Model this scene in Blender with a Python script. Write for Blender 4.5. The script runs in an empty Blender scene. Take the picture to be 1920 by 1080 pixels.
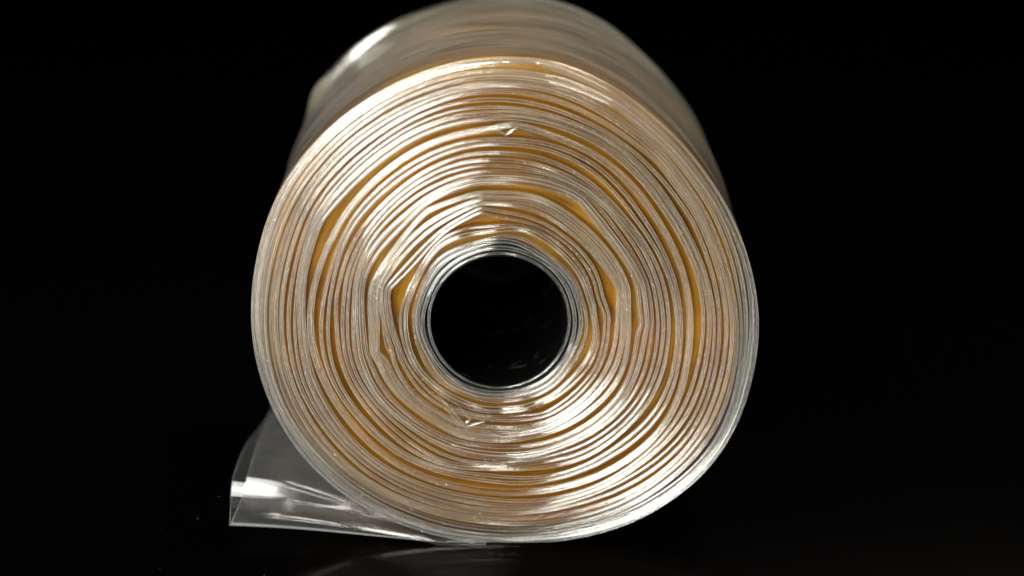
import bpy, math, random
import numpy as np

SC = bpy.context.scene
COL = SC.collection
rng = np.random.default_rng(7)
random.seed(7)

# ------------------------------------------------------------------ camera
TH, CY, CZ, FPX, CX = 0.289224, -0.413157, 0.177703, 4127.5, 0.001328
R = 0.05            # radius of the roll, metres
LEN = 0.077         # length of the roll
cam_d = bpy.data.cameras.new('camera')
cam = bpy.data.objects.new('camera', cam_d)
COL.objects.link(cam)
cam.location = (CX, CY, CZ)
cam.rotation_euler = (math.pi / 2 - TH, 0, 0)
cam_d.sensor_width = 36.0
cam_d.lens = FPX / 1920 * 36
cam_d.clip_start = 0.01
cam_d.clip_end = 20
cam_d.dof.use_dof = True
cam_d.dof.focus_distance = 0.433
cam_d.dof.aperture_fstop = 8.0
SC.camera = cam

# ------------------------------------------------------------------ world and lamps
w = bpy.data.worlds.new('World')
SC.world = w
w.use_nodes = True
w.node_tree.nodes['Background'].inputs[0].default_value = (0, 0, 0, 1)
w.node_tree.nodes['Background'].inputs[1].default_value = 0


def area(name, direction, dist, size, power, color, target=(0, 0.01, 0.05), size_y=None, along=None):
    ld = bpy.data.lights.new(name, 'AREA')
    ld.energy = power
    ld.color = color
    ld.size = size
    ld.shape = 'DISK'
    if size_y:
        ld.shape = 'RECTANGLE'
        ld.size_y = size_y
    o = bpy.data.objects.new(name, ld)
    COL.objects.link(o)
    d = np.array(direction, float)
    d /= np.linalg.norm(d)
    p = np.array(target) + d * dist
    o.location = p
    from mathutils import Vector, Matrix
    o.rotation_euler = Vector(-d).to_track_quat('-Z', 'Y').to_euler()
    if along is not None:                      # long side of a strip lamp
        t = np.array(along, float)
        t -= t.dot(d) * d
        t /= np.linalg.norm(t)
        xx = np.cross(t, d)
        o.rotation_euler = Matrix((xx, t, d)).transposed().to_euler()
    return o


area('key_lamp', (-0.68, -0.40, 0.61), 0.55, 0.16, 3.0, (1.0, 0.985, 0.95), size_y=0.80, along=(0, 1, 0))
area('key_halo_lamp', (-0.68, -0.40, 0.61), 0.60, 0.55, 1.8, (1.0, 0.985, 0.92))
area('fill_lamp', (-0.25, -0.97, 0.0), 0.80, 0.36, 7.2, (1.0, 0.985, 0.87))
area('top_lamp', (0.42, 0.16, 0.90), 0.60, 0.24, 3.6, (1.0, 0.95, 0.82))

SC.render.engine = 'CYCLES'
SC.cycles.use_denoising = True
SC.cycles.denoising_prefilter = 'ACCURATE'
SC.cycles.max_bounces = 14
SC.cycles.diffuse_bounces = 5
SC.cycles.glossy_bounces = 5
SC.cycles.transmission_bounces = 8
SC.cycles.transparent_max_bounces = 40
SC.cycles.sample_clamp_indirect = 6.0
SC.view_settings.view_transform = 'Standard'
SC.view_settings.look = 'None'
SC.view_settings.exposure = 0.62
SC.view_settings.gamma = 1


# ------------------------------------------------------------------ photo pixel -> place
def unproject(px, py, y=None, z=None):
    """point seen at a photo pixel, on the plane y=const or z=const"""
    c, s = math.cos(TH), math.sin(TH)
    u, v = (px - 960) / FPX, (540 - py) / FPX
    d = np.array([u, c + v * s, -s + v * c])
    o = np.array([CX, CY, CZ])
    t = (y - o[1]) / d[1] if y is not None else (z - o[2]) / d[2]
    return o + d * t


# ------------------------------------------------------------------ node helpers
def new_mat(name):
    m = bpy.data.materials.new(name)
    m.use_nodes = True
    nt = m.node_tree
    nt.nodes.clear()
    out = nt.nodes.new('ShaderNodeOutputMaterial')
    return m, nt, out


def N(nt, t, **kw):
    n = nt.nodes.new(t)
    for k, v in kw.items():
        if k.startswith('i_'):
            key = k[2:]
            n.inputs[int(key) if key.isdigit() else key].default_value = v
        else:
            setattr(n, k, v)
    return n


def L(nt, a, b):
    nt.links.new(a, b)


def math_n(nt, op, a, b=None, c=None):
    n = nt.nodes.new('ShaderNodeMath')
    n.operation = op
    for i, x in enumerate((a, b, c)):
        if x is None:
            continue
        if isinstance(x, (int, float)):
            n.inputs[i].default_value = x
        else:
            L(nt, x, n.inputs[i])
    return n.outputs[0]


def ring_coords(nt, k_turn, k_rad, k_len):
    """coordinates that run with the windings: slow along a turn, fast across turns and along the roll"""
    tc = N(nt, 'ShaderNodeTexCoord')
    sub = N(nt, 'ShaderNodeVectorMath', operation='SUBTRACT')
    L(nt, tc.outputs['Object'], sub.inputs[0])
    sub.inputs[1].default_value = (AXIS_X, 0, AXIS_Z)
    sp = N(nt, 'ShaderNodeSeparateXYZ')
    L(nt, sub.outputs[0], sp.inputs[0])
    x, y, z = sp.outputs
    r = math_n(nt, 'SQRT', math_n(nt, 'ADD', math_n(nt, 'MULTIPLY', x, x), math_n(nt, 'MULTIPLY', z, z)))
    cx = math_n(nt, 'MULTIPLY', math_n(nt, 'DIVIDE', x, r), k_turn)
    cz = math_n(nt, 'MULTIPLY', math_n(nt, 'DIVIDE', z, r), k_turn)
    t = math_n(nt, 'ADD', math_n(nt, 'MULTIPLY', r, k_rad), math_n(nt, 'MULTIPLY', y, k_len))
    cb = N(nt, 'ShaderNodeCombineXYZ')
    for i, q in enumerate((cx, cz, t)):
        L(nt, q, cb.inputs[i])
    return cb.outputs[0]


def film_material(name, haze, haze_col, rough, tint, f0=0.08, bump=0.0, warm=None, rings=(5, 1600, 0), grazing=True,
                  plain=False, streak=0.35):
    """thin clear plastic film: mostly clear, slightly milky (more so where seen edge-on), with a glossy skin"""
    m, nt, out = new_mat(name)
    tc = N(nt, 'ShaderNodeTexCoord')
    oi = N(nt, 'ShaderNodeObjectInfo')
    nz = N(nt, 'ShaderNodeTexNoise', i_Scale=1.0, i_Detail=2.5, i_Roughness=0.6)
    if plain:
        nz.inputs['Scale'].default_value = 260.0
        L(nt, tc.outputs['Object'], nz.inputs['Vector'])
    else:
        L(nt, ring_coords(nt, *rings), nz.inputs['Vector'])
    nl = N(nt, 'ShaderNodeTexNoise', i_Scale=38.0, i_Detail=2.0)
    L(nt, tc.outputs['Object'], nl.inputs['Vector'])
    h = math_n(nt, 'MULTIPLY_ADD', oi.outputs['Random'], 0.7, 0.65)
    h2 = math_n(nt, 'MULTIPLY_ADD', nl.outputs['Fac'], 0.9, 0.55)
    h3 = math_n(nt, 'MAXIMUM', math_n(nt, 'MULTIPLY_ADD', nz.outputs['Fac'], streak, 1.0 - streak / 2), 0.05)
    hz = math_n(nt, 'MULTIPLY', math_n(nt, 'MULTIPLY', h, h2), math_n(nt, 'MULTIPLY', h3, haze))
    lw = N(nt, 'ShaderNodeLayerWeight', i_Blend=0.5)
    if grazing:                      # the path through the film grows as 1 / cos
        cos = math_n(nt, 'MAXIMUM', math_n(nt, 'SUBTRACT', 1.0, lw.outputs['Facing']), 0.12)
        hz = math_n(nt, 'SUBTRACT', 1.0, math_n(nt, 'POWER', math_n(nt, 'SUBTRACT', 1.0, hz),
                                               math_n(nt, 'DIVIDE', 1.0, cos)))
    tr = N(nt, 'ShaderNodeBsdfTransparent')
    tr.inputs[0].default_value = (*tint, 1)
    df = N(nt, 'ShaderNodeBsdfDiffuse')
    tl = N(nt, 'ShaderNodeBsdfTranslucent')
    if warm:
        mc = N(nt, 'ShaderNodeMix', data_type='RGBA')
        mc.inputs[6].default_value = (*haze_col, 1)
        mc.inputs[7].default_value = (*warm, 1)
        ramp = N(nt, 'ShaderNodeMapRange', i_1=0.42, i_2=0.62)
        nw = N(nt, 'ShaderNodeTexNoise', i_Scale=55.0, i_Detail=2.0, noise_dimensions='4D')
        L(nt, tc.outputs['Object'], nw.inputs['Vector'])
        L(nt, math_n(nt, 'MULTIPLY', oi.outputs['Random'], 30.0), nw.inputs['W'])
        L(nt, nw.outputs['Fac'], ramp.inputs[0])
        L(nt, ramp.outputs[0], mc.inputs[0])
        L(nt, mc.outputs[2], df.inputs[0])
        L(nt, mc.outputs[2], tl.inputs[0])
    else:
        df.inputs[0].default_value = (*haze_col, 1)
        tl.inputs[0].default_value = (*haze_col, 1)
    mh = N(nt, 'ShaderNodeMixShader', i_0=0.45)
    L(nt, df.outputs[0], mh.inputs[1])
    L(nt, tl.outputs[0], mh.inputs[2])
    mb = N(nt, 'ShaderNodeMixShader')
    L(nt, hz, mb.inputs[0])
    L(nt, tr.outputs[0], mb.inputs[1])
    L(nt, mh.outputs[0], mb.inputs[2])
    gl = N(nt, 'ShaderNodeBsdfGlossy')
    gl.inputs['Color'].default_value = (1, 1, 1, 1)
    r = math_n(nt, 'MULTIPLY_ADD', nz.outputs['Fac'], rough * 0.8, rough * 0.6)
    L(nt, r, gl.inputs['Roughness'])
    p5 = math_n(nt, 'POWER', lw.outputs['Facing'], 5.0)
    fr = math_n(nt, 'MULTIPLY_ADD', p5, 0.9 - f0, f0)
    ms = N(nt, 'ShaderNodeMixShader')
    L(nt, fr, ms.inputs[0])
    L(nt, mb.outputs[0], ms.inputs[1])
    L(nt, gl.outputs[0], ms.inputs[2])
    if bump:
        bp = N(nt, 'ShaderNodeBump', i_Strength=bump, i_Distance=0.0002)
        L(nt, nz.outputs['Fac'], bp.inputs['Height'])
        L(nt, bp.outputs[0], gl.inputs['Normal'])
        L(nt, bp.outputs[0], df.inputs['Normal'])
    L(nt, ms.outputs[0], out.inputs[0])
    return m


_a = unproject(935.5, 602.5, y=0.0)
AXIS_X, AXIS_Z = float(_a[0]), float(_a[2])
M_LIP = film_material('clear_film_edge', 0.025, (0.55, 0.595, 0.485), 0.11, (0.97, 0.94, 0.80), f0=0.24,
                      warm=(0.55, 0.55, 0.38), rings=(2.0, 1200, 0))
M_BEAD = film_material('film_fold_line', 0.36, (0.71, 0.75, 0.63), 0.15, (0.95, 0.92, 0.87), f0=0.22,
                       rings=(3.0, 1500, 0), grazing=False)  # folds coloured paler to imitate bright lines of caught light
M_DEEP = film_material('amber_film_depth', 0.10, (0.43, 0.228, 0.012), 0.18, (0.93, 0.78, 0.40), f0=0.025,
                       rings=(2.0, 1200, 0))
M_BEAD_COOL = film_material('film_fold_line_cool', 0.36, (0.66, 0.69, 0.70), 0.13, (0.95, 0.95, 0.94), f0=0.18,
                            rings=(3.0, 1500, 0), grazing=False)  # cooler version; its paleness also stands in for glints along fold edges
M_GREY = film_material('clear_film_edge_cool', 0.009, (0.56, 0.56, 0.55), 0.11, (0.96, 0.95, 0.93), f0=0.13,
                       rings=(2.0, 1200, 0))
M_COLLAR = film_material('clear_film_collar', 0.035, (0.56, 0.57, 0.55), 0.12, (0.95, 0.95, 0.94), f0=0.16,
                         rings=(2.0, 1200, 0))
M_WRAP = film_material('clear_film_wrap', 0.020, (0.58, 0.58, 0.56), 0.14, (0.95, 0.95, 0.93), f0=0.08, bump=0.9,
                       rings=(2.5, 900, 420), streak=3.2)
M_FLAP = film_material('clear_film_sheet', 0.036, (0.74, 0.74, 0.72), 0.13, (0.98, 0.98, 0.97), f0=0.20, bump=0.03,
                       plain=True)


def body_material():
    m, nt, out = new_mat('amber_film_mass')
    tc = N(nt, 'ShaderNodeTexCoord')
    n1 = N(nt, 'ShaderNodeTexNoise', i_Scale=60.0, i_Detail=4.0)
    n2 = N(nt, 'ShaderNodeTexNoise', i_Scale=2600.0, i_Detail=2.0)
    n3 = N(nt, 'ShaderNodeTexNoise', i_Scale=1.0, i_Detail=3.0)
    L(nt, tc.outputs['Object'], n1.inputs['Vector'])
    L(nt, tc.outputs['Object'], n2.inputs['Vector'])
    L(nt, ring_coords(nt, 3.0, 1500.0, 200.0), n3.inputs['Vector'])
    f = math_n(nt, 'ADD', math_n(nt, 'MULTIPLY', n1.outputs['Fac'], 0.55),
               math_n(nt, 'ADD', math_n(nt, 'MULTIPLY', n2.outputs['Fac'], 0.15), math_n(nt, 'MULTIPLY', n3.outputs['Fac'], 0.35)))
    cr = N(nt, 'ShaderNodeValToRGB')
    cr.color_ramp.elements[0].position = 0.34
    cr.color_ramp.elements[0].color = (0.080, 0.032, 0.003, 1)
    cr.color_ramp.elements[1].position = 0.74
    cr.color_ramp.elements[1].color = (0.36, 0.185, 0.018, 1)
    L(nt, f, cr.inputs[0])
    p = N(nt, 'ShaderNodeBsdfPrincipled', i_Roughness=0.45)
    p.inputs['Specular IOR Level'].default_value = 0.10
    L(nt, cr.outputs[0], p.inputs['Base Color'])
    bp = N(nt, 'ShaderNodeBump', i_Strength=0.6, i_Distance=0.0003)
    L(nt, n3.outputs['Fac'], bp.inputs['Height'])
    L(nt, bp.outputs[0], p.inputs['Normal'])
    L(nt, p.outputs[0], out.inputs[0])
    return m


M_BODY = body_material()


def core_material():
    m, nt, out = new_mat('black_plastic_core')
    tc = N(nt, 'ShaderNodeTexCoord')
    n1 = N(nt, 'ShaderNodeTexNoise', i_Scale=130.0, i_Detail=6.0, i_Roughness=0.7)
    n2 = N(nt, 'ShaderNodeTexNoise', i_Scale=1800.0, i_Detail=2.0)
    L(nt, tc.outputs['Object'], n1.inputs['Vector'])
    L(nt, tc.outputs['Object'], n2.inputs['Vector'])
    mr = N(nt, 'ShaderNodeMapRange', i_1=0.58, i_2=0.75, i_3=0.0, i_4=1.0)
    L(nt, n1.outputs['Fac'], mr.inputs[0])
    mc = N(nt, 'ShaderNodeMix', data_type='RGBA')
    mc.inputs[6].default_value = (0.0015, 0.0015, 0.0015, 1)
    mc.inputs[7].default_value = (0.06, 0.052, 0.044, 1)
    L(nt, mr.outputs[0], mc.inputs[0])
    p = N(nt, 'ShaderNodeBsdfPrincipled', i_Roughness=0.4)
    p.inputs['Specular IOR Level'].default_value = 0.12
    L(nt, mc.outputs[2], p.inputs['Base Color'])
    bp = N(nt, 'ShaderNodeBump', i_Strength=0.4, i_Distance=0.0002)
    L(nt, n2.outputs['Fac'], bp.inputs['Height'])
    L(nt, bp.outputs[0], p.inputs['Normal'])
    L(nt, p.outputs[0], out.inputs[0])
    return m


M_CORE = core_material()


def table_material():
    m, nt, out = new_mat('black_satin_tabletop')
    tc = N(nt, 'ShaderNodeTexCoord')
    n1 = N(nt, 'ShaderNodeTexNoise', i_Scale=700.0, i_Detail=3.0)
    n2 = N(nt, 'ShaderNodeTexNoise', i_Scale=14.0, i_Detail=3.0)
    L(nt, tc.outputs['Object'], n1.inputs['Vector'])
    L(nt, tc.outputs['Object'], n2.inputs['Vector'])
    p = N(nt, 'ShaderNodeBsdfPrincipled')
    p.inputs['Base Color'].default_value = (0.0004, 0.0003, 0.0003, 1)
    p.inputs['Specular IOR Level'].default_value = 0.08
    L(nt, math_n(nt, 'MULTIPLY_ADD', n2.outputs['Fac'], 0.06, 0.14), p.inputs['Roughness'])
    bp = N(nt, 'ShaderNodeBump', i_Strength=0.05, i_Distance=0.0002)
    L(nt, n1.outputs['Fac'], bp.inputs['Height'])
    L(nt, bp.outputs[0], p.inputs['Normal'])
    L(nt, p.outputs[0], out.inputs[0])
    return m


M_TABLE = table_material()


def dust_material():
    m, nt, out = new_mat('pale_dust')
    p = N(nt, 'ShaderNodeBsdfPrincipled', i_Roughness=0.6)
    p.inputs['Base Color'].default_value = (0.90, 0.88, 0.84, 1)
    L(nt, p.outputs[0], out.inputs[0])
    return m


M_DUST = dust_material()


# ------------------------------------------------------------------ mesh helpers
def sstep(a, b, x):
    t = np.clip((x - a) / (b - a), 0, 1)
    return t * t * (3 - 2 * t)


def mesh_obj(name, V, F, mat, parent=None, smooth=True, more=(), index=None):
    me = bpy.data.meshes.new(name)
    V = np.asarray(V, np.float32).reshape(-1, 3)
    F = np.asarray(F, np.int32)
    nf, k = F.shape
    me.vertices.add(len(V))
    me.vertices.foreach_set('co', V.ravel())
    me.loops.add(nf * k)
    me.loops.foreach_set('vertex_index', F.ravel())
    me.polygons.add(nf)
    me.polygons.foreach_set('loop_start', np.arange(nf, dtype=np.int32) * k)
    me.polygons.foreach_set('loop_total', np.full(nf, k, np.int32))
    me.update(calc_edges=True)
    me.validate()
    if smooth:
        me.polygons.foreach_set('use_smooth', np.ones(nf, bool))
    for mm in (mat, *more):
        me.materials.append(mm)
    if index is not None:
        me.polygons.foreach_set('material_index', np.asarray(index, np.int32))
    o = bpy.data.objects.new(name, me)
    COL.objects.link(o)
    if parent:
        o.parent = parent
    return o


def grid_faces(nu, nv, wrap_u=False, wrap_v=False, off=0):
    u = np.arange(nu if wrap_u else nu - 1)
    v = np.arange(nv if wrap_v else nv - 1)
    U, W = np.meshgrid(u, v, indexing='ij')
    U2, W2 = (U + 1) % nu, (W + 1) % nv
    f = np.stack([U * nv + W, U2 * nv + W, U2 * nv + W2, U * nv + W2], -1)
    return f.reshape(-1, 4) + off


# ------------------------------------------------------------------ the table
tb = mesh_obj('tabletop', [(-1.2, -0.9, -0.03), (1.2, -0.9, -0.03), (1.2, 1.5, -0.03), (-1.2, 1.5, -0.03),
                           (-1.2, -0.9, 0), (1.2, -0.9, 0), (1.2, 1.5, 0), (-1.2, 1.5, 0)],
              [(0, 3, 2, 1), (4, 5, 6, 7), (0, 1, 5, 4), (1, 2, 6, 5), (2, 3, 7, 6), (3, 0, 4, 7)], M_TABLE, smooth=False)
tb['kind'] = 'structure'

# ------------------------------------------------------------------ the roll
roll = bpy.data.objects.new('film_roll', None)
COL.objects.link(roll)
roll.empty_display_size = 0.02
roll['label'] = 'thick roll of clear amber-tinted plastic film on its side with one loose end'
roll['category'] = 'film roll'

PX = R / 476.0                     # one photo pixel on the front plane, in metres
hole_px = (935.5, 602.5)
O3 = unproject(*hole_px, y=0.0)    # centre of the hole on the front plane
OX, OZ = O3[0], O3[2]

outline = [(945, 110), (1050, 121), (1150, 162), (1240, 230), (1320, 322), (1380, 422), (1411, 510), (1424, 600),
           (1420, 680), (1404, 757), (1376, 825), (1332, 884), (1272, 936), (1190, 984), (1100, 1012), (1000, 1025),
           (910, 1023), (825, 1012), (745, 987), (670, 950), (602, 898), (547, 838), (506, 770), (480, 690),
           (469, 600), (475, 510), (497, 420), (535, 340), (592, 268), (662, 205), (745, 153), (845, 119)]
NT = 520
TT = np.linspace(0, 2 * np.pi, NT, endpoint=False)


def to_polar(px, py):
    p = unproject(px, py, y=0.0)
    return math.atan2(p[2] - OZ, p[0] - OX) % (2 * math.pi), math.hypot(p[0] - OX, p[2] - OZ)


pol = sorted(to_polar(*p) for p in outline)
pa = np.array([p[0] for p in pol])
pr = np.array([p[1] for p in pol])
R_OUT = np.interp(TT, np.r_[pa - 2 * np.pi, pa, pa + 2 * np.pi], np.r_[pr, pr, pr])
k = np.exp(-0.5 * (np.arange(-12, 13) / 4.5) ** 2)
k /= k.sum()
R_OUT = np.convolve(np.r_[R_OUT[-12:], R_OUT, R_OUT[:12]], k, 'valid')
R_CORE = np.full(NT, 129.0 * PX)
R_HOLE = 126.5 * PX


def bump_rows():
    # pixel x, y, height (px), half widths along the turn (px, clockwise / counter-clockwise), reach outward, share inward
    return [
        (905, 416, 16, 26, 30, .10, .15),     # small dark triangle over the hole
        (1068, 402, 19, 36, 62, .09, .10),    # long pocket upper right
        (1137, 552, 17, 26, 44, .10, .35),    # pocket right of the hole
        (1120, 592, 9, 30, 14, .05, .3),
        (1182, 607, 13, 12, 20, .05, .0),     # tiny loop on the right
        (757, 552, 22, 34, 40, .12, .12),     # pocket left of the hole
        (726, 655, 15, 34, 14, .07, .35),     # lower left pocket
        (868, 786, 10, 40, 30, .07, .35),     # crumple at the bottom
        (962, 250, 13, 46, 34, .05, .4),      # crumple at the top
        (1002, 136, 9, 34, 36, .03, .2),      # blister by the rim
        (1152, 212, 5, 30, 30, .04, .4),
        (1222, 318, 6, 24, 30, .05, .3),
        (812, 408, 7, 20, 40, .06, .2),
        (1012, 760, 7, 20, 50, .06, .3),
        (618, 425, 7, 34, 30, .06, .3),
        (596, 700, 6, 60, 60, .05, .3),
        (1290, 420, 6, 70, 70, .05, .3),
        (1190, 700, 5, 60, 60, .05, .3),
        (640, 560, 5, 30, 60, .05, .3),
    ]


BUMPS = []
for (bx, by, a, wl, wr, lam, inn) in bump_rows():
    th, rr = to_polar(bx, by)
    ro = np.interp(th, TT, R_OUT, period=2 * np.pi)
    s = (rr - R_CORE[0]) / (ro - R_CORE[0])
    BUMPS.append((th, rr, s, a * 1.05 * PX, wl * PX, wr * PX, lam, inn))

# smooth wander shared by neighbouring turns
WAVES = [(int(rng.integers(2, 9)), rng.uniform(0, 6.28), rng.uniform(1, 7), rng.uniform(0.4, 1.0)) for _ in range(14)]


def turn_radius(s, wander=True):
    base = R_CORE + (R_OUT - R_CORE) * s
    r = base.copy()
    for (th, rb, sb, a, wl, wr, lam, inn) in BUMPS:
        d = (TT - th + np.pi) % (2 * np.pi) - np.pi
        arc = d * rb
        wd = np.where(arc < 0, wl, wr)        # negative angle = clockwise side
        g = np.exp(-np.power(np.sqrt((arc / wd) ** 2 + 0.05), 1.25))
        ds = s - sb
        f = math.exp(-ds / lam) if ds > 0 else -inn * math.exp(ds / (lam * 0.8))
        r += a * g * f
    if wander:
        e = min(1, s / 0.06) * min(1, (1 - s) / 0.05 + 0.15)
        for (kk, ph, ks, am) in WAVES:
            r += 0.9 * PX * am * e * np.sin(kk * TT + ph + ks * s * 6)
    return r


def noise1(nk, amp, kmax):
    y = np.zeros(NT)
    for _ in range(nk):
        kk = int(rng.integers(1, kmax))
        y += rng.normal() * np.sin(kk * TT + rng.uniform(0, 6.28)) / math.sqrt(kk)
    return amp * y / math.sqrt(nk)


NW = 31
steps = rng.uniform(0.62, 1.0, NW) * np.where(rng.random(NW) < 0.22, 1.75, 1.0)
steps[:3] = 0.75
steps[-5:] = (0.85, 0.6, 0.75, 0.5, 0.8)
edges = np.r_[0, np.cumsum(steps)]
edges /= edges[-1]
RAD = [turn_radius(s) + noise1(5, 0.45 * PX, 14) * (0 if i in (0, NW) else 1) for i, s in enumerate(edges)]
for i in range(1, NW + 1):                     # turns may touch but never cross
    RAD[i] = np.maximum(RAD[i], RAD[i - 1] + 3.0 * PX)

BACK = 0.0030                                  # where the clear edges end and the amber mass begins


def depth_of(s):
    """how far behind the front plane a turn's edge lies"""
    return 0.0025 * max(0.0, (s - 0.90) / 0.10) ** 2


def add_profile(rows, r, y, slot):
    rows.append((r, y, slot))


for i in range(NW):
    inner = RAD[i] + 0.15 * PX
    room = RAD[i + 1] - inner - 0.3 * PX
    want = steps[i] / steps.mean() * 11.0 * PX
    fill = rng.uniform(0.48, 0.86)
    if steps[i] > 1.05:
        fill = rng.uniform(0.42, 0.60)
    if i >= NW - 2:
        fill = 0.97
    wid = np.minimum(room, want * fill * (1 + noise1(4, 0.08, 8)))
    wid = np.maximum(wid, 2.4 * PX)
    last = i == NW - 1
    na = 1 if wid.mean() < 7 * PX or rng.random() < 0.25 else 2
    if i >= NW - 5:
        na = 2
    cuts = np.r_[0, np.cumsum(rng.uniform(0.4, 1.3, na))]
    cuts /= cuts[-1]
    d0 = depth_of(edges[i]) + noise1(6, 0.00022, 16) + rng.uniform(-0.00045, 0.00045)
    full = i == NW - 1
    backs = (LEN, LEN * 0.66, LEN * 0.33, 0.012, 0.004) if full else (BACK + 0.0006, 0.0006)
    rows = []                                     # (radius, depth, material slot of the strip that follows)
    for q, b in enumerate((BACK + 0.0006, 0.0006)):
        add_profile(rows, inner, np.full(NT, b), 3 if q == 0 else 0)
    arch_d = rng.uniform(-0.00028, 0.00028, na)
    wig = [noise1(4, 0.05, 6) for _ in range(na + 1)]
    cc = [np.clip(cuts[j] + (wig[j] if 0 < j < na else 0), 0, 1) for j in range(na + 1)]
    br = np.minimum(rng.uniform(0.45, 0.75) * PX, wid * 0.08)      # radius of the thin rolled fold line
    for j in range(na):
        r0, r1 = inner + wid * cc[j], inner + wid * cc[j + 1]
        yb = d0 + arch_d[j]
        hgt = (r1 - r0) * rng.uniform(0.42, 0.58)
        for p in range(5):                        # rolled fold line
            ph = math.pi * (p + 0.15) / 4.6
            add_profile(rows, r0 + br * (1 - math.cos(ph)), yb - br * 1.3 * math.sin(ph) - hgt * 0.25, 1 if p < 4 else 0)
        a0 = r0 + 2 * br
        a1 = r1 - (2 * br if j == na - 1 else 0)
        for p in range(1, 8):                     # clear, gently rounded band
            ph = math.pi * (p / 8.0)
            x = (1 - math.cos(ph)) / 2
            add_profile(rows, a0 + (a1 - a0) * x, yb - hgt * math.sin(ph), 0)
        if j == na - 1:
            for p in range(5):
                ph = math.pi * (p + 0.25) / 4.6
                add_profile(rows, a1 + br * (1 - math.cos(ph)), yb - br * 1.3 * math.sin(ph) - hgt * 0.25, 1 if p < 4 else 0)
    for q, b in enumerate(backs[::-1]):
        add_profile(rows, inner + wid, np.full(NT, b), 2 if full and q >= 1 else 3)
    RR = np.stack([r_ for r_, _, _ in rows], 1)
    YY = np.stack([y_ for _, y_, _ in rows], 1)
    X = OX + RR * np.cos(TT)[:, None]
    Z = OZ + RR * np.sin(TT)[:, None]
    V = np.stack([X, YY, np.maximum(Z, 0.0003)], -1)
    F = grid_faces(NT, RR.shape[1], wrap_u=True)
    slots = np.tile(np.array([q for _, _, q in rows][:-1]), (NT, 1)).ravel()
    mesh_obj('winding', V, F, (M_COLLAR if i < 4 else (M_GREY if i > NW - 6 else M_LIP)), roll, more=(M_BEAD_COOL if i > NW - 6 or i < 4 else M_BEAD, M_WRAP, M_COLLAR if i < 4 else (M_GREY if i > NW - 6 else M_DEEP)), index=slots)

# amber mass of tightly packed film behind the clear edges
nr = 60
S = np.linspace(0.07, 0.895, nr)
rows_r = [turn_radius(s) if 0 < s < 0.9 else R_CORE + (R_OUT - R_CORE) * s for s in S]
rows_y = [BACK - 0.0002 + 0.0002 * math.sin(s * 240) + depth_of(s) + noise1(4, 0.0002, 8) for s in S]
for yb in (0.008, 0.020, 0.03, 0.055, LEN - 0.001):
    rows_r.append(R_CORE + (R_OUT - R_CORE) * (0.91 if yb < 0.01 else 0.955))
    rows_y.append(np.full(NT, yb))
rows_r.append(R_CORE)
rows_y.append(np.full(NT, LEN - 0.001))
RR, YY = np.stack(rows_r, 1), np.stack(rows_y, 1)
V = np.stack([OX + RR * np.cos(TT)[:, None], YY, OZ + RR * np.sin(TT)[:, None]], -1)
mesh_obj('packed_film', V, grid_faces(NT, RR.shape[1], wrap_u=True), M_BODY, roll)

# black core tube
prof = [(R_CORE[0] - 0.2 * PX, LEN), (R_CORE[0] - 0.2 * PX, 0.0002), (R_CORE[0] - 1.0 * PX, -0.0003),
        (R_HOLE + 1.0 * PX, -0.0003), (R_HOLE, 0.0002), (R_HOLE, 0.004), (R_HOLE, 0.02), (R_HOLE, 0.05), (R_HOLE, LEN),
        (R_CORE[0] - 0.2 * PX, LEN)]
RR = np.tile(np.array([p[0] for p in prof]), (NT, 1)) + noise1(8, 0.25 * PX, 60)[:, None]
YY = np.tile(np.array([p[1] for p in prof]), (NT, 1))
V = np.stack([OX + RR * np.cos(TT)[:, None], YY, OZ + RR * np.sin(TT)[:, None]], -1)
mesh_obj('core_tube', V, grid_faces(NT, len(prof), wrap_u=True), M_CORE, roll)

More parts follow.
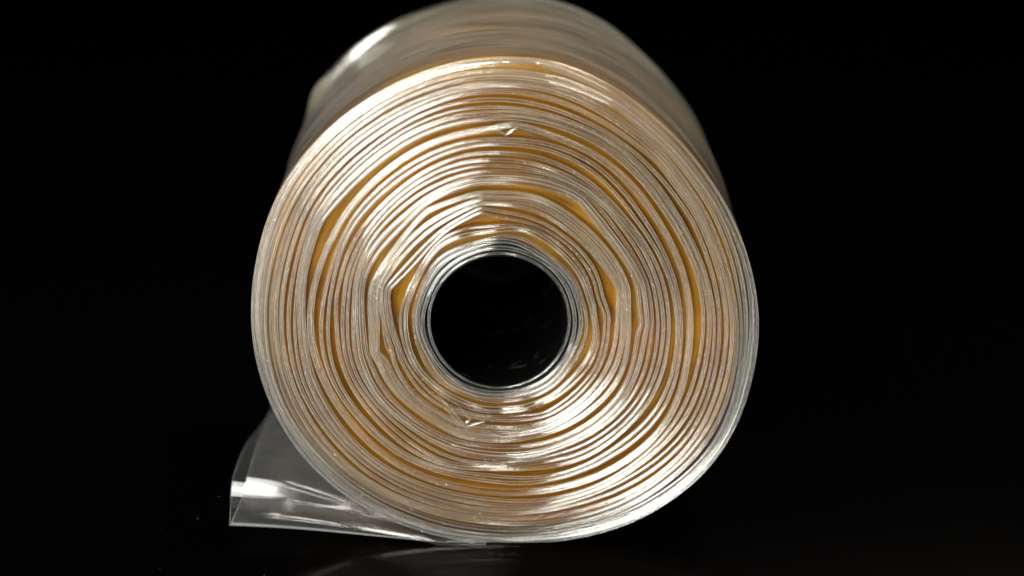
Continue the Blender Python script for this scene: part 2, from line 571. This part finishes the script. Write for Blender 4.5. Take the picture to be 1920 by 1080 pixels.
# outermost wraps: the film's outer skin along the whole length, with soft dents and a lip at each end
def outer_skin(y0, grow, rough_amp, seed):
    g = np.random.default_rng(seed)
    ny = 110
    y = np.r_[np.linspace(y0, LEN - 0.003, ny - 6), LEN - 0.003 + 0.003 * np.sin(np.linspace(0.2, math.pi / 2, 6))]
    rr = np.zeros((NT, ny))
    for _ in range(26):
        ka, ky = int(g.integers(0, 7)), g.uniform(-520, 520)
        rr += g.normal() * np.sin(ka * TT[:, None] + ky * y[None, :] + g.uniform(0, 6.28))
    rr *= rough_amp / 5.0
    lip = np.zeros(ny)
    lip[-6:] = 0.0006 * (1 - np.cos(np.linspace(0.3, math.pi, 6)))
    fl = sstep(LEN - 0.008, LEN - 0.004, y)[None, :]
    dth = (TT - 2.2 + np.pi) % (2 * np.pi) - np.pi
    rr += fl * (0.0004 + 0.0009 * np.exp(-(dth / 0.30) ** 2))[:, None]
    for (th, wa, yc, wy, am) in [(2.25, 0.42, LEN - 0.0045, 0.0014, 0.0011), (2.05, 0.35, LEN - 0.0105, 0.0016, 0.0007),
                                 (1.9, 0.12, LEN - 0.026, 0.0012, 0.0005), (2.5, 0.10, LEN - 0.002, 0.0018, 0.0012),
                                 (2.2, 0.15, 0.016, 0.0008, 0.0003), (1.0, 0.6, LEN - 0.012, 0.003, 0.0007),
                                 (0.7, 0.5, LEN - 0.03, 0.004, 0.0006), (1.6, 0.5, LEN - 0.04, 0.003, 0.0004)]:
        dth = (TT - th + np.pi) % (2 * np.pi) - np.pi
        rr += 1.5 * am * (np.exp(-(dth / wa) ** 2)[:, None] * np.exp(-((y - yc - 0.004 * dth[:, None]) / wy) ** 2))
    rad = R_OUT[:, None] + grow + rr - lip[None, :] * 1.2 - 0.0006 * sstep(0.004, 0.012, y)[None, :]
    X = OX + rad * np.cos(TT)[:, None]
    Z = OZ + rad * np.sin(TT)[:, None]
    V = np.stack([X, np.tile(y, (NT, 1)), np.maximum(Z, 0.0002)], -1)
    sl = np.tile((np.arange(ny - 1) > ny - 7).astype(int), (NT, 1)).ravel()
    return mesh_obj('outer_wrap', V, grid_faces(NT, ny, wrap_u=True), M_WRAP, roll, more=(M_BEAD,), index=sl)


outer_skin(0.0045, 0.0000, 0.00030, 1)
outer_skin(0.0150, 0.0003, 0.00050, 3)


# ------------------------------------------------------------------ loose end: flat tube of film leaving under the roll
loose = bpy.data.objects.new('loose_end', None)
COL.objects.link(loose)
loose.parent = roll


def project(P):
    c, s = math.cos(TH), math.sin(TH)
    d = P - np.array([CX, CY, CZ])
    zc = d[..., 1] * c - d[..., 2] * s
    yc = d[..., 1] * s + d[..., 2] * c
    return 960 + FPX * d[..., 0] / zc, 540 - FPX * yc / zc, zc


def sheet(name, edge, height, z0, xa, seed, amp, zmin=0.0003):
    """one layer of the flattened tube; edge = its open end as seen in the photo, height = rise of the front fold"""
    g = np.random.default_rng(seed)
    n, mu = 150, 80
    y = np.r_[np.linspace(0, 0.016, 80), np.linspace(0.0165, LEN, n - 80)]
    def prof(yy, uu):
        ramp = np.clip((yy - (0.0095 - 0.0080 * uu)) / 0.0024, 0, 1)
        ramp = ramp - 0.10 * np.sin(2 * np.pi * ramp) / 2
        q = 0.36 * (1 - np.exp(-yy / 0.0011)) + 0.52 * ramp + 0.12 * sstep(0.011, 0.022, yy)
        return q - 0.75 * sstep(0.024, LEN, yy)

    z_end = z0 + height * prof(y, 0.0)
    ex, ey = np.array(edge, float).T
    o = np.argsort(ey)
    P = np.stack([np.full(n, -0.05), y, z_end], -1)
    _, py, zc = project(P)
    px = np.interp(py, ey[o], ex[o])
    kk = np.ones(7) / 7
    px = np.convolve(np.r_[[px[0]] * 3, px, [px[-1]] * 3], kk, 'valid')
    x_end = CX + (px - 960) * zc / FPX
    u = np.r_[0, np.linspace(0.004, 1, mu - 1)][None, :]
    X = x_end[:, None] + (xa - x_end[:, None]) * u
    fade = 1 - u ** 1.8
    Z = 0.0004 + (z0 - 0.0004) * (1 - u) + 0.0005 * np.sin(4.6 * u) * (1 - u) + height * prof(y[:, None], u) * fade
    Y = np.tile(y[:, None], (1, mu))
    wz = np.zeros((n, mu))
    for _ in range(10):
        wz += g.normal() * np.sin(g.uniform(100, 700) * Y + g.uniform(-4, 4) * u + g.uniform(0, 6.28))
    for _ in range(8):
        wz += 0.35 * g.normal() * np.sin(g.uniform(900, 2400) * (Y + 0.006 * u * g.uniform(0.3, 1.4)) + g.uniform(0, 6.28)) \
            * np.exp(-((u - g.uniform(0, 0.7)) / 0.35) ** 2)
    Z = np.maximum(Z + amp * wz * (1 - u) ** 1.3 * sstep(0, 0.004, Y) * (0.25 + 0.75 * sstep(0, 0.2, u)), zmin)
    under = R - np.sqrt(np.maximum(R * R - X * X, 0.0))          # the film passes below the roll, not through it
    Z = np.minimum(Z, np.maximum(under - (0.0016 if zmin < 0.0005 else 0.0009), zmin + 0.0002 * (1 - u)))
    ii, jj = np.meshgrid(np.arange(n - 1), np.arange(mu - 1), indexing='ij')
    rim = ((jj < 1) | (ii < 1)).astype(int).ravel()
    return mesh_obj(name, np.stack([X, Y, Z], -1), grid_faces(n, mu), M_FLAP, loose, more=(M_BEAD_COOL,), index=rim)


sheet('lower_layer', [(430, 982), (432, 940), (437, 890), (452, 850), (470, 820), (500, 785), (520, 760)],
      0.0060, 0.0046, -0.004, 12, 0.00015)
sheet('upper_layer', [(432, 982), (441, 962), (455, 930), (463, 895), (471, 865), (484, 828), (499, 787), (512, 760)],
      0.0068, 0.0048, -0.006, 12, 0.00015, 0.0009)

# ------------------------------------------------------------------ crumples: short folds caught between turns
def fold(pts, width, depth, y_front, name='crumple'):
    """a narrow folded edge of film following photo points on the front of the roll"""
    P = np.array([unproject(a, b, y=0.0) for a, b in pts])
    t = np.r_[0, np.cumsum(np.linalg.norm(np.diff(P, axis=0), axis=1))]
    q = np.linspace(0, t[-1], 40)
    C = np.stack([np.interp(q, t, P[:, 0]), np.interp(q, t, P[:, 2])], 1)
    for _ in range(4):
        C[1:-1] = (C[:-2] + 2 * C[1:-1] + C[2:]) / 4
    T = np.gradient(C, axis=0)
    T /= np.linalg.norm(T, axis=1)[:, None]
    Nn = np.stack([-T[:, 1], T[:, 0]], 1)
    taper = np.sin(np.linspace(0.25, math.pi - 0.25, 40)) ** 0.6
    rows = []
    for (a, d) in [(-1, depth)] + [(-math.cos(p), -0.9 * math.sin(p)) for p in np.linspace(0, math.pi, 9)] + [(1, depth)]:
        off = Nn * (a * width * PX / 2 * taper)[:, None]
        yy = y_front + (d * width * PX / 2 * taper if abs(d) <= 0.9 and d <= 0 else np.full(40, d))
        rows.append(np.stack([C[:, 0] + off[:, 0], yy, C[:, 1] + off[:, 1]], 1))
    V = np.stack(rows, 1)
    return mesh_obj(name, V, grid_faces(40, V.shape[1]), M_GREY, roll)


fold([(905, 243), (925, 240), (940, 246), (950, 254), (957, 248), (966, 240), (985, 243), (1004, 257), (1030, 262)], 8, 0.003, -0.0002)
fold([(915, 238), (935, 236), (950, 240), (966, 234), (990, 236)], 7, 0.003, 0.0000)
fold([(820, 738), (842, 760), (858, 778), (872, 794), (884, 786), (872, 772), (852, 752)], 9, 0.003, -0.0003)
fold([(835, 765), (856, 786), (876, 799), (905, 790), (940, 786)], 8, 0.003, -0.0002)
fold([(716, 610), (722, 640), (728, 658), (744, 668), (760, 690)], 7, 0.003, 0.0)

# ------------------------------------------------------------------ dust
def specks(name, pts, size, parent):
    base = np.array([(1, 0, 0), (-1, 0, 0), (0, 1, 0), (0, -1, 0), (0, 0, 1), (0, 0, -1)], float)
    tri = np.array([(0, 2, 4), (2, 1, 4), (1, 3, 4), (3, 0, 4), (2, 0, 5), (1, 2, 5), (3, 1, 5), (0, 3, 5)])
    n = len(pts)
    sc = size[:, None, None] * rng.uniform(0.5, 1.3, (n, 1, 3))
    V = pts[:, None, :] + base[None] * sc
    F = tri[None] + (np.arange(n) * 6)[:, None, None]
    o = mesh_obj(name, V.reshape(-1, 3), F.reshape(-1, 3), M_DUST, parent, smooth=False)
    o['kind'] = 'stuff'
    return o


nd = 2600
ri = rng.integers(1, NW - 1, nd)
ti = rng.integers(0, NT, nd)
rr = np.array([RAD[i][t] for i, t in zip(ri, ti)]) + rng.uniform(0.2, 0.8, nd) * 9 * PX
D = np.stack([OX + rr * np.cos(TT[ti]), rng.uniform(-0.0012, -0.0005, nd), OZ + rr * np.sin(TT[ti])], 1)
specks('dust', D, rng.uniform(0.000025, 0.00007, nd) * np.where(rng.random(nd) < 0.08, 1.7, 1), roll)
nd = 25
D = np.stack([rng.uniform(-0.09, 0.09, nd), rng.uniform(-0.03, 0.03, nd), np.full(nd, 0.00002)], 1)
td = specks('table_dust', D, rng.uniform(0.000015, 0.00004, nd), tb)
